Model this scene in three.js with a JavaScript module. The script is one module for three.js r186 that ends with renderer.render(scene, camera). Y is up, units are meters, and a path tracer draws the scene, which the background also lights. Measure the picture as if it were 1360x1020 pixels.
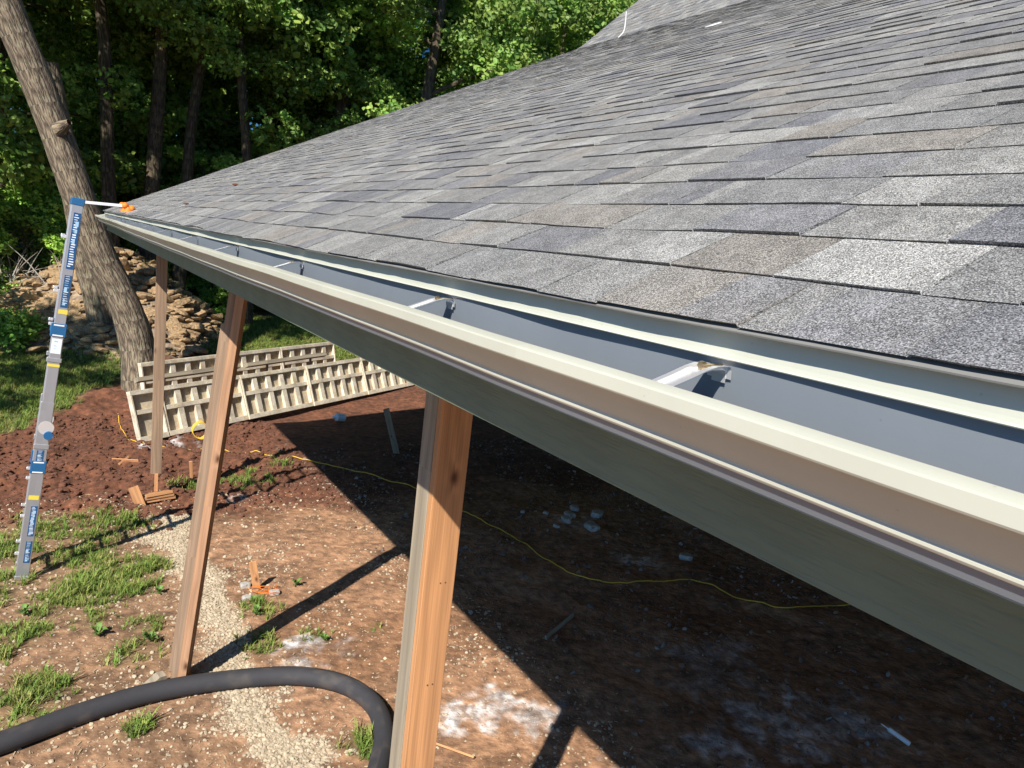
import * as THREE from 'three';
import { Sky } from 'three/addons/objects/Sky.js';
import { RoundedBoxGeometry } from 'three/addons/geometries/RoundedBoxGeometry.js';
import { mergeGeometries, toCreasedNormals } from 'three/addons/utils/BufferGeometryUtils.js';

// ------------------------------------------------------------------ camera, sky, sun, exposure
const scene = new THREE.Scene();
const camera = new THREE.PerspectiveCamera(53.04, 4 / 3, 0.05, 600);
camera.position.set(0, 4.3, 0);
camera.quaternion.setFromRotationMatrix(new THREE.Matrix4().makeBasis(
  new THREE.Vector3(0.85591908, 0.1077687, 0.50575531),
  new THREE.Vector3(-0.00498163, 0.97971548, -0.20033165),
  new THREE.Vector3(-0.51708578, 0.1689482, 0.83909403)));
const SUN = new THREE.Vector3(-1, 1.133, 0.85).normalize();
const sky = new Sky();
sky.scale.setScalar(500); sky.name = 'sky'; sky.userData.kind = 'structure';
const su = sky.material.uniforms;
su.sunPosition.value.copy(SUN); su.turbidity.value = 4.5; su.rayleigh.value = 0.75; su.mieCoefficient.value = 0.003;
su.cloudCoverage.value = 0.0;
scene.add(sky);
scene.environmentIntensity = 0.105;
const sun = new THREE.DirectionalLight(0xfff7ec, 4.7);
sun.position.copy(SUN).multiplyScalar(60).add(new THREE.Vector3(4, 0, -12));
sun.target.position.set(4, 0, -12);
sun.castShadow = true; sun.shadow.mapSize.set(4096, 4096);
Object.assign(sun.shadow.camera, { left: -30, right: 30, top: 30, bottom: -30, near: 1, far: 160 });
scene.add(sun, sun.target);
const renderer = new THREE.WebGLRenderer({ antialias: true });
renderer.toneMapping = THREE.LinearToneMapping;
renderer.toneMappingExposure = 1.56;
renderer.shadowMap.enabled = true;

// ------------------------------------------------------------------ helpers
function rng(seed) { let a = seed >>> 0; return () => { a = (a + 0x6D2B79F5) | 0; let t = Math.imul(a ^ (a >>> 15), 1 | a); t = (t + Math.imul(t ^ (t >>> 7), 61 | t)) ^ t; return ((t ^ (t >>> 14)) >>> 0) / 4294967296; }; }
const R = rng(7);
const rr = (a, b, r = R) => a + (b - a) * r();
const V = (x, y, z) => new THREE.Vector3(x, y, z);
const clamp = (v, a = 0, b = 1) => Math.min(b, Math.max(a, v));
const sstep = (a, b, v) => { const t = clamp((v - a) / (b - a)); return t * t * (3 - 2 * t); };
function hash2(i, j, s = 0) { let h = Math.imul(i, 374761393) ^ Math.imul(j, 668265263) ^ Math.imul(s + 11, 974711); h = Math.imul(h ^ (h >>> 13), 1274126177); return ((h ^ (h >>> 16)) >>> 0) / 4294967296; }
function vnoise(x, y, s = 0, per = 0) {
  const i = Math.floor(x), j = Math.floor(y), fx = x - i, fy = y - j, u = fx * fx * (3 - 2 * fx), v = fy * fy * (3 - 2 * fy);
  const w = (n) => per ? ((n % per) + per) % per : n;
  const a = hash2(w(i), w(j), s), b = hash2(w(i + 1), w(j), s), c = hash2(w(i), w(j + 1), s), d = hash2(w(i + 1), w(j + 1), s);
  return a + (b - a) * u + (c - a) * v + (a - b - c + d) * u * v;
}
function fbm(x, y, o = 4, s = 0, per = 0) { let v = 0, a = 0.5, n = 0; for (let k = 0; k < o; k++) { v += a * vnoise(x, y, s + k * 17, per); n += a; a *= 0.5; x *= 2; y *= 2; per *= 2; } return v / n; }
function tex(w, h, fn, srgb = true) {           // fn(u, v) -> [r, g, b] in 0..1
  const d = new Uint8Array(w * h * 4);
  for (let j = 0; j < h; j++) for (let i = 0; i < w; i++) { const c = fn(i / w, j / h, i, j), k = (j * w + i) * 4; d[k] = clamp(c[0]) * 255; d[k + 1] = clamp(c[1]) * 255; d[k + 2] = clamp(c[2]) * 255; d[k + 3] = 255; }
  const t = new THREE.DataTexture(d, w, h); t.magFilter = THREE.LinearFilter; t.minFilter = THREE.LinearMipmapLinearFilter; t.generateMipmaps = true;
  t.wrapS = t.wrapT = THREE.RepeatWrapping; if (srgb) t.colorSpace = THREE.SRGBColorSpace; t.needsUpdate = true; return t;
}
const lin = (r, g, b) => new THREE.Color().setRGB(r, g, b);
const std = (o) => new THREE.MeshStandardMaterial({ side: THREE.DoubleSide, ...o });
const taken = {};
function numbered(n) { if (!(n in taken)) { taken[n] = 0; return n; } taken[n]++; return n + '_' + String(taken[n]).padStart(3, '0'); }
const shadowed = (o) => { o.castShadow = true; o.receiveShadow = true; return o; };
function thing(name, label, category, [x, y, z], group) { const g = new THREE.Group(); g.name = numbered(name); g.position.set(x, y, z); g.userData = { label, category }; if (group) g.userData.group = group; scene.add(g); return g; }
function local(parent, name, geo, mat) { const m = shadowed(new THREE.Mesh(geo, mat)); m.name = name; parent.add(m); return m; }
function baseOf(o) { const p = V(0, 0, 0); for (let q = o; q && q !== scene; q = q.parent) p.add(q.position); return p; }
function part(parent, name, geo, mat) { const b = baseOf(parent); geo.translate(-b.x, -b.y, -b.z); return local(parent, name, geo, mat); }   // geometry given in world metres
function top(name, geo, mat, label, category, group) { const m = shadowed(new THREE.Mesh(geo, mat)); m.name = numbered(name); m.userData = { label, category }; if (group) m.userData.group = group; scene.add(m); return m; }
function placed(name, geo, mat, pos, label, category, group) { const m = top(name, geo, mat, label, category, group); m.position.copy(pos); return m; }
function boxUV(g, s = 1, off = 0) {
  const p = g.attributes.position, n = g.attributes.normal, uv = new Float32Array(p.count * 2);
  for (let i = 0; i < p.count; i++) { const ax = Math.abs(n.getX(i)), ay = Math.abs(n.getY(i)), az = Math.abs(n.getZ(i)); let u, v;
    if (ay > ax && ay > az) { u = p.getX(i); v = p.getZ(i); } else if (ax > az) { u = p.getZ(i) + 0.37; v = p.getY(i); } else { u = p.getX(i); v = p.getY(i); }
    uv[2 * i] = u * s + off; uv[2 * i + 1] = v * s + off * 0.7; }
  g.setAttribute('uv', new THREE.BufferAttribute(uv, 2)); return g;
}
const UP = V(0, 1, 0);
function beam(a, b, w, d, off = 0, twist = 0, r = 0.004) {     // squared timber from a to b, w across x, d across z (before turning)
  const L = a.distanceTo(b), g = boxUV(new RoundedBoxGeometry(w, L, d, 1, r), 1, off);
  if (twist) g.rotateY(twist);
  g.applyQuaternion(new THREE.Quaternion().setFromUnitVectors(UP, b.clone().sub(a).normalize()));
  const m = a.clone().add(b).multiplyScalar(0.5); g.translate(m.x, m.y, m.z); return g;
}
function box(x0, x1, y0, y1, z0, z1) { const g = new THREE.BoxGeometry(x1 - x0, y1 - y0, z1 - z0); g.translate((x0 + x1) / 2, (y0 + y1) / 2, (z0 + z1) / 2); return boxUV(g); }
function profileZ(pts, z0, z1, nz = 1, wob = null) {       // open profile [x, y] swept along z, flat-shaded bends
  const pos = [], uv = [], idx = []; let base = 0, run = 0;
  for (let k = 0; k + 1 < pts.length; k++) {
    const a = pts[k], b = pts[k + 1], l = Math.hypot(b[0] - a[0], b[1] - a[1]);
    for (let i = 0; i <= nz; i++) { const z = z0 + (z1 - z0) * i / nz;
      for (const [q, t] of [[a, 0], [b, l]]) { const w = wob ? wob(q, z) : [0, 0]; pos.push(q[0] + w[0], q[1] + w[1], z); uv.push(z, run + t); } }
    for (let i = 0; i < nz; i++) { const o = base + i * 2; idx.push(o, o + 1, o + 2, o + 1, o + 3, o + 2); }
    base += (nz + 1) * 2; run += l;
  }
  const g = new THREE.BufferGeometry(); g.setAttribute('position', new THREE.Float32BufferAttribute(pos, 3)); g.setAttribute('uv', new THREE.Float32BufferAttribute(uv, 2)); g.setIndex(idx); g.computeVertexNormals(); return g;
}
function tube(pts, r, seg = 60, rad = 8) { return new THREE.TubeGeometry(new THREE.CatmullRomCurve3(pts), seg, r, rad, false); }
function limb(pts, radii, seg, rad, lump = 0, seed = 0) {   // tapered bark tube
  const c = new THREE.CatmullRomCurve3(pts), pos = [], uv = [], idx = []; const fr = { normals: [], binormals: [] }, L = c.getLength(); for (let i = 0; i <= seg; i++) { const t = c.getTangentAt(i / seg), n = t.clone().cross(Math.abs(t.z) < 0.85 ? V(0, 0, 1) : V(1, 0, 0)).normalize(); fr.normals.push(n); fr.binormals.push(t.clone().cross(n)); }
  for (let i = 0; i <= seg; i++) { const t = i / seg, p = c.getPointAt(t), q = t * (radii.length - 1), k = Math.min(radii.length - 2, Math.floor(q)), r0 = radii[k] + (radii[k + 1] - radii[k]) * (q - k);
    for (let j = 0; j <= rad; j++) { const a = j / rad * Math.PI * 2, jj = j % rad; const r = r0 * (1 + lump * (fbm(jj / rad * 9, t * L * 1.3, 3, seed) - 0.5) * 2);
      pos.push(p.x + (fr.normals[i].x * Math.cos(a) + fr.binormals[i].x * Math.sin(a)) * r, p.y + (fr.normals[i].y * Math.cos(a) + fr.binormals[i].y * Math.sin(a)) * r, p.z + (fr.normals[i].z * Math.cos(a) + fr.binormals[i].z * Math.sin(a)) * r);
      uv.push(j / rad * Math.max(1, Math.round(radii[0] * 8)), t * L * 1.5); } }
  for (let i = 0; i < seg; i++) for (let j = 0; j < rad; j++) { const o = i * (rad + 1) + j; idx.push(o, o + rad + 1, o + 1, o + 1, o + rad + 1, o + rad + 2); }
  const g = new THREE.BufferGeometry(); g.setAttribute('position', new THREE.Float32BufferAttribute(pos, 3)); g.setAttribute('uv', new THREE.Float32BufferAttribute(uv, 2)); g.setIndex(idx); g.computeVertexNormals(); return g;
}
function lumpRock(seed, flat = 0.6, detail = 1, rough = 0.35) {
  let g = new THREE.IcosahedronGeometry(1, detail); const p = g.attributes.position, r = rng(seed); const ax = r() * 9, ay = r() * 9;
  for (let i = 0; i < p.count; i++) { const v = V(p.getX(i), p.getY(i), p.getZ(i)); const s = 1 - rough / 2 + rough * (vnoise(v.x * 1.7 + ax, v.y * 1.7 + v.z * 1.3 + ay, seed) * 1.2);
    v.multiplyScalar(s); v.x = clamp(v.x, -0.8, 0.85); v.y = clamp(v.y, -0.7, 0.62) * flat; v.z = clamp(v.z, -0.82, 0.8); p.setXYZ(i, v.x, v.y, v.z); }
  g.computeVertexNormals(); return boxUV(g);
}

// ------------------------------------------------------------------ procedural textures
const granTex = tex(1024, 1024, (u, v, i, j) => { const a = hash2(i >> 2, j >> 2, 3), b = hash2((i + 2) >> 1, j >> 1, 5), n = (a * 0.7 + b * 0.3), m = hash2(i, j, 9), f = fbm(u * 12, v * 12, 3, 40, 12);
  const w = clamp(0.64 + (n - 0.5) * 0.7 + (m - 0.5) * 0.3 + (n > 0.82 ? 0.16 : 0) - (n < 0.14 ? 0.16 : 0) + (f - 0.5) * 0.18); return [w, w, w * 1.005]; });
const granBump = tex(512, 512, (u, v, i, j) => { const a = hash2(i, j, 3); return [a, a, a]; }, false);
const soilTex = tex(1024, 1024, (u, v, i, j) => { const f = fbm(u * 24, v * 24, 5, 60, 24), c = fbm(u * 5, v * 5, 3, 71, 5), s = hash2(i, j, 8); const w = 0.78 + (f - 0.5) * 0.55 + (c - 0.5) * 0.22 + (s - 0.5) * 0.16; const st = hash2(i >> 2, j >> 2, 33) > 0.985 ? 0.3 : 0; return [w + st, w + st * 0.95, w + st * 0.85]; });
const soilBump = tex(1024, 1024, (u, v) => { const f = fbm(u * 30, v * 30, 5, 60, 30); return [f, f, f]; }, false);
function woodTex(seed, tint, knotty) {
  const kn = []; const r = rng(seed); for (let k = 0; k < knotty; k++) kn.push([r(), r(), 0.012 + r() * 0.014]);
  return tex(512, 1024, (u, v) => {                       // u: 0.5 m across, v: 2 m along
    let w = u * 46 + fbm(u * 4, v * 3, 3, seed, 4) * 9, kd = 0;
    for (const [a, b, s] of kn) { const dx = (u - a) * 0.5, dy = (v - b) * 2, q = Math.hypot(dx, dy * 0.55) / s; w += 7 * Math.exp(-q * q * 0.35) * Math.sign(dx || 1); kd = Math.max(kd, Math.exp(-q * q * 1.6)); }
    const g = 0.5 + 0.5 * Math.sin(w), fine = fbm(u * 160, v * 6, 2, seed + 3, 160), st = fbm(u * 6, v * 2, 4, seed + 9, 6);
    const t = 0.82 + 0.09 * (g - 0.5) + 0.16 * (fine - 0.5) + 0.20 * (st - 0.5) - 0.4 * kd;
    return [tint[0] * t, tint[1] * (t - 0.06 * kd), tint[2] * (t - 0.1 * kd)]; });
}
const wNew = woodTex(5, [0.98, 0.79, 0.57], 5), wOld = woodTex(15, [0.86, 0.78, 0.68], 3), wGrey = woodTex(25, [0.80, 0.76, 0.69], 3);
for (const t of [wNew, wOld, wGrey]) t.repeat.set(2, 0.5);
function ridge(u, v) { const w = (fbm(u * 5, v * 5, 3, 7, 5) - 0.5) * 0.09, q = Math.abs(2 * fbm((u + w) * 11, v * 1.7, 4, 90, 0) - 1); return Math.min(1, 0.3 + 1.7 * q); }
const barkTex = tex(512, 512, (u, v) => { const a = fbm(u * 28, v * 8, 4, 80, 0), rid = ridge(u, v), l = fbm(u * 6, v * 6, 4, 99, 6); const w = 0.30 + 0.3 * a + 0.62 * rid, li = sstep(0.5, 0.75, l) * 0.12; return [w * 0.95 + li * 0.8, w * 0.86 + li * 0.9, w * 0.74 + li * 0.6]; });
const barkBump = tex(512, 512, (u, v) => { const a = fbm(u * 28, v * 8, 4, 80, 0), w = 0.25 * a + 0.9 * ridge(u, v); return [w, w, w]; }, false);
const sideBump = tex(512, 512, (u, v) => { const a = fbm(u * 6, v * 40, 4, 120, 6), b = fbm(u * 24, v * 90, 2, 130, 24); const w = sstep(0.35, 0.6, a) * 0.7 + b * 0.3; return [w, w, w]; }, false);
const sideTex = tex(512, 512, (u, v) => { const a = fbm(u * 6, v * 40, 4, 120, 6), c = fbm(u * 3, v * 3, 3, 150, 3), w = 0.88 + 0.09 * (a - 0.5) + 0.1 * (c - 0.5); return [w, w, w * 0.98]; });
const cemTex = tex(512, 512, (u, v) => { const a = fbm(u * 6, v * 6, 5, 170, 6), b = fbm(u * 40, v * 40, 2, 180, 40), s = sstep(0.52, 0.72, fbm(u * 4, v * 4, 4, 190, 4)); const w = 0.86 + (a - 0.5) * 0.34 + (b - 0.5) * 0.14; return [w - s * 0.07, w * 0.98 - s * 0.1, w * 0.94 - s * 0.15]; });
const rockTex = tex(512, 512, (u, v) => { const a = fbm(u * 8, v * 8, 5, 210, 8), b = fbm(u * 3, v * 3, 3, 220, 3); const w = 0.72 + (a - 0.5) * 0.6; return [w, w * (0.9 + 0.12 * (b - 0.5)), w * (0.76 + 0.25 * (b - 0.5))]; });
const pipeTex = tex(512, 256, (u, v) => { const d = sstep(0.52, 0.78, fbm(u * 40, v * 4, 4, 410, 0)) * 0.35 + 0.06 * hash2(Math.floor(u * 512), Math.floor(v * 256), 2), k = 0.205 + 0.02 * fbm(u * 90, v * 6, 2, 420, 0); return [k + 0.22 * d, k + 0.17 * d, k + 0.015 + 0.11 * d]; });
const paintDirt = tex(512, 512, (u, v) => { const a = fbm(u * 5, v * 3, 5, 310, 0), s = hash2(Math.floor(u * 512), Math.floor(v * 512), 4); const w = 0.95 + (a - 0.5) * 0.08 + (s > 0.9997 ? -0.12 : 0); return [w, w, w]; });

// ------------------------------------------------------------------ materials
const M = {
  shingle: std({ map: granTex, bumpMap: granBump, bumpScale: 0.0012, vertexColors: true, roughness: 0.95 }),
  deck: std({ color: lin(0.03, 0.03, 0.032), roughness: 0.95 }),
  starter: std({ color: lin(0.2, 0.2, 0.19), roughness: 0.95 }),
  almond: std({ color: lin(0.60, 0.605, 0.505), map: paintDirt, roughness: 0.34, metalness: 0.0 }),
  greyWashCoat: std({ color: lin(0.25, 0.28, 0.31), map: paintDirt, roughness: 0.42 }),
  drip: std({ color: lin(0.63, 0.645, 0.54), map: paintDirt, roughness: 0.4 }),
  sage: std({ color: lin(0.205, 0.262, 0.19), map: sideTex, bumpMap: sideBump, bumpScale: 0.0007, roughness: 0.6 }),
  aluminium: std({ color: lin(0.92, 0.92, 0.92), metalness: 0.65, roughness: 0.3 }),
  brass: std({ color: lin(0.7, 0.55, 0.35), metalness: 1, roughness: 0.35 }),
  newWood: std({ map: wNew, color: lin(0.80, 0.65, 0.57), roughness: 0.8, bumpMap: wNew, bumpScale: 0.001 }),
  oldWood: std({ map: wOld, color: lin(0.62, 0.52, 0.45), roughness: 0.85, bumpMap: wOld, bumpScale: 0.001 }),
  warmWood: std({ map: wOld, color: lin(0.80, 0.56, 0.42), roughness: 0.85, bumpMap: wOld, bumpScale: 0.001 }),
  greyWood: std({ map: wGrey, color: lin(0.76, 0.72, 0.64), roughness: 0.85, bumpMap: wGrey, bumpScale: 0.001 }),
  bark: std({ map: barkTex, color: lin(0.28, 0.27, 0.26), bumpMap: barkBump, bumpScale: 0.03, roughness: 0.95 }),
  darkBark: std({ map: barkTex, color: lin(0.13, 0.12, 0.11), bumpMap: barkBump, bumpScale: 0.02, roughness: 0.95 }),
  pipe: std({ map: pipeTex, color: lin(0.9, 0.9, 0.9), roughness: 0.8 }),
  cord: std({ color: lin(0.75, 0.47, 0.05), roughness: 0.5 }),
  rail: std({ color: lin(0.62, 0.63, 0.65), metalness: 0.75, roughness: 0.42, map: paintDirt }),
  blue: std({ color: lin(0.015, 0.11, 0.26), roughness: 0.5 }),
  whitePl: std({ color: lin(0.75, 0.76, 0.77), roughness: 0.5 }),
  yellow: std({ color: lin(0.75, 0.6, 0.08), roughness: 0.5 }),
  orange: std({ color: lin(0.85, 0.22, 0.02), roughness: 0.6 }),
  form: std({ map: cemTex, color: lin(0.92, 0.85, 0.71), roughness: 0.85 }),
  formFace: std({ map: cemTex, color: lin(0.70, 0.61, 0.47), roughness: 0.9 }),
  rock: std({ map: rockTex, color: lin(0.66, 0.56, 0.43), roughness: 0.95 }),
  chunk: std({ map: cemTex, color: lin(0.62, 0.62, 0.62), roughness: 0.95 }),
  twig: std({ color: lin(0.34, 0.31, 0.27), roughness: 0.95 }),
  dryLeaf: std({ color: lin(0.16, 0.06, 0.03), roughness: 0.9 }),
};

// ------------------------------------------------------------------ terrain
function lawnLine(x) { return -17.2 - 1.75 * Math.max(-2, Math.min(x, 2.4)) * 0.95; }        // beyond this z: grass
function heapAt(x, z) { const q = Math.hypot((x - 1.9) * (x > 1.9 ? 1.5 : 1), (z + 25.2)) / 4.7; return q < 1 ? 1 - sstep(0, 1, q) * 0.5 - q * 0.5 : 0; }
function terrain(x, z) {
  const d = -z; let h = 0.11 * Math.max(0, d - 17) * (d < 60 ? 1 : 1);
  if (d > 60) h = 4.73 + 0.11 * (d - 60) * 0.6;
  if (z > -30) {
    const red = sstep(-11.2, -12.2, z + (fbm(x * 0.8, z * 0.8, 3, 5) - 0.5) * 1.2) * (1 - sstep(0, 1.2, lawnLine(x) - z)) * (1 - sstep(3.4, 4.6, x));
    h += (fbm(x * 1.4, z * 1.4, 4, 1) - 0.5) * 0.05 + red * ((fbm(x * 2.6, z * 2.6, 4, 2) - 0.42) * 0.24 + (Math.abs(2 * fbm(x * 7, z * 7, 3, 21) - 1)) * 0.05);
    const inside = sstep(3.6, 5.5, x) * (1 - sstep(-14, -16, z)); h += inside * (fbm(x * 2.2, z * 2.2, 4, 31) - 0.5) * 0.12;
  }
  h += heapAt(x, z) * (2.2 + 0.5 * (fbm(x * 0.7, z * 0.7, 3, 44) - 0.5));   // stony spoil heap
  return h;
}
const lime = [[3.55, -5.6, 0.42, 0.75], [2.38, -7.37, 0.36, 0.8], [2.2, -7.0, 0.25, 0.6], [7.5, -8.1, 0.45, 0.55], [7.5, -9.8, 0.5, 0.4], [6.2, -4.25, 0.75, 0.62], [6.9, -4.15, 0.6, 0.55], [5.4, -4.3, 0.5, 0.45], [3.95, -5.35, 0.35, 0.55], [6.6, -5.6, 0.8, 0.25], [1.9, -15.2, 0.5, 0.6], [2.6, -12.0, 0.3, 0.35]];
const gravelLine = [[1.75, -3.5], [1.73, -5.5], [1.7, -5.95], [1.6, -7], [1.6, -8.07], [1.5, -9.5], [1.42, -10.5], [1.5, -11.5]];
function gravelAt(x, z) { let gx = 0; for (let k = 0; k + 1 < gravelLine.length; k++) { const a = gravelLine[k], b = gravelLine[k + 1]; if (z <= a[1] && z > b[1]) { const t = (z - a[1]) / (b[1] - a[1]); gx = a[0] + (b[0] - a[0]) * t; } } if (!gx) return 0; const n = (fbm(x * 3, z * 3, 4, 77) - 0.5) * 0.7; return 1 - sstep(0.02, 0.36, Math.abs(x - gx + n)); }
const weeds = [[0.62, -9.45, 0.62, 1], [0.95, -9.75, 0.4, 0.9], [0.1, -9.1, 0.4, 0.5], [-0.1, -7.3, 0.35, 0.75], [-0.15, -6.9, 0.3, 0.6], [0.76, -7.75, 0.3, 0.4], [0.9, -8.3, 0.25, 0.5], [2.92, -12.8, 0.5, 0.45], [0.65, -6.45, 0.14, 0.9], [2.33, -5.6, 0.22, 0.8], [-0.2, -8.5, 0.35, 0.6], [0, -11.3, 0.6, 0.55], [0.62, -11.2, 0.7, 0.45], [-0.5, -10.7, 0.5, 0.7], [3.17, -7.45, 0.14, 0.4], [2.5, -7.5, 0.2, 0.5], [2.08, -8.3, 0.28, 0.4], [1.85, -7.5, 0.28, 0.6], [-0.6, -8.2, 0.4, 0.6], [-0.5, -9.6, 0.5, 0.5], [0.35, -10.3, 0.5, 0.5], [0.4, -8.6, 0.3, 0.35], [1.95, -12.6, 0.35, 0.5], [2.9, -5.75, 0.12, 0.7], [3.6, -13.6, 0.3, 0.3], [5.4, -13.4, 0.6, 0.25]];
function grassAt(x, z) {
  let g = 0; for (const [a, b, r, s] of weeds) { const q = Math.hypot(x - a, z - b) / r; if (q < 1.3) g = Math.max(g, s * (1 - sstep(0.3, 1.2, q))); }
  g *= 0.35 + 1.1 * fbm(x * 5, z * 5, 3, 90);
  const back = sstep(0.0, 0.8, lawnLine(x) - z + (fbm(x * 1.7, z * 1.7, 3, 91) - 0.5) * 1.6) * (1 - sstep(-2.5, -4.5, x) * 0.3);
  const bank = sstep(0.03, 0.14, heapAt(x, z) + (fbm(x, z, 3, 15) - 0.5) * 0.14);
  return Math.max(g, back * (1 - bank * 0.93) * sstep(34, 28, -z) * (z > -30 ? 1 : 0.6));
}
function redAt(x, z) { return sstep(-10.9, -12.0, z + (fbm(x * 0.9, z * 0.9, 3, 5) - 0.5) * 1.6) * (1 - 0.9 * sstep(0, 1.0, lawnLine(x) - z)); }
{
  const line = (lo, a, b, step, hi) => { const o = []; for (let q = lo, s = (a - lo); q < a - 1e-6; ) { const gap = a - q; o.push(q); q += Math.max(step, gap * 0.28); if (q > a - step) break; } for (let q = a; q <= b + 1e-6; q += step) o.push(q); let q = b, s = step; while (q < hi) { s *= 1.35; q = Math.min(hi, q + s); o.push(q); } return o; };
  const xs = line(-180, -2.2, 9.6, 0.045, 220), zs = line(-260, -21, -2.6, 0.05, 120);
  const nx = xs.length, nz = zs.length, pos = new Float32Array(nx * nz * 3), col = new Float32Array(nx * nz * 3), uv = new Float32Array(nx * nz * 2), idx = [];
  for (let j = 0; j < nz; j++) for (let i = 0; i < nx; i++) {
    const x = xs[i], z = zs[j], k = j * nx + i; pos.set([x, terrain(x, z), z], k * 3); uv.set([x / 2, z / 2], k * 2);
    const n1 = fbm(x * 1.1, z * 1.1, 4, 8), n2 = fbm(x * 6, z * 6, 3, 18), red = redAt(x, z), wet = sstep(0.45, 0.7, fbm(x * 0.7 + 3, z * 0.7, 3, 28));
    let c = [0.55 - 0.11 * wet, 0.305 - 0.075 * wet, 0.168 - 0.05 * wet];                                    // pale compacted dirt
    const left = sstep(2.0, 1.2, x); for (let q = 0; q < 3; q++) c[q] += ([0.45, 0.268, 0.15][q] - c[q]) * left * 0.7;
    const rc = [0.235, 0.092, 0.045]; for (let q = 0; q < 3; q++) c[q] += (rc[q] * (0.8 + 0.5 * n1) - c[q]) * red;
    const gr = gravelAt(x, z); for (let q = 0; q < 3; q++) c[q] += ([0.70, 0.59, 0.42][q] - c[q]) * gr * (0.55 + 0.45 * n2);
    const ga = grassAt(x, z); for (let q = 0; q < 3; q++) c[q] += ([0.115, 0.15, 0.04][q] - c[q]) * clamp(ga * 1.1) * (z < -16 ? 0.85 : 0.6);
    const litter = sstep(0.35, 0.65, sstep(25, 33, -z) * 0.75 + (fbm(x * 0.6, z * 0.6, 4, 47) - 0.35)); for (let q = 0; q < 3; q++) c[q] += ([0.20, 0.145, 0.09][q] - c[q]) * litter * (z < -24 ? 1 : 0);
    const bank = sstep(0.02, 0.12, heapAt(x, z) + (n2 - 0.5) * 0.08); for (let q = 0; q < 3; q++) c[q] += ([0.5, 0.39, 0.27][q] - c[q]) * bank * (1 - ga);
    let l = 0; for (const [a, b, r, s] of lime) { const q = Math.hypot(x - a, (z - b) * 1.2) / r + (fbm(x * 6, z * 6, 5, 66) - 0.5) * 2.6; l = Math.max(l, s * (1 - sstep(0.3, 0.95, q))); }
    l *= 0.3 + 1.0 * sstep(0.3, 0.65, fbm(x * 21, z * 21, 3, 68)); for (let q = 0; q < 3; q++) c[q] += ([1.15, 1.12, 1.1][q] - c[q]) * clamp(l);
    const m = 0.82 + 0.36 * n2; col.set([c[0] * m, c[1] * m, c[2] * m], k * 3);
  }
  for (let j = 0; j + 1 < nz; j++) for (let i = 0; i + 1 < nx; i++) { const o = j * nx + i; idx.push(o, o + nx, o + 1, o + 1, o + nx, o + nx + 1); }
  const g = new THREE.BufferGeometry(); g.setAttribute('position', new THREE.BufferAttribute(pos, 3)); g.setAttribute('color', new THREE.BufferAttribute(col, 3)); g.setAttribute('uv', new THREE.BufferAttribute(uv, 2)); g.setIndex(idx); g.computeVertexNormals();
  const m = shadowed(new THREE.Mesh(g, std({ map: soilTex, vertexColors: true, bumpMap: soilBump, bumpScale: 0.02, roughness: 1 }))); m.name = 'ground'; m.userData = { kind: 'structure', label: 'red-brown dirt yard with gravel strip, lime stains and lawn', category: 'ground' }; scene.add(m);
}
console.log('ground');

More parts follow.
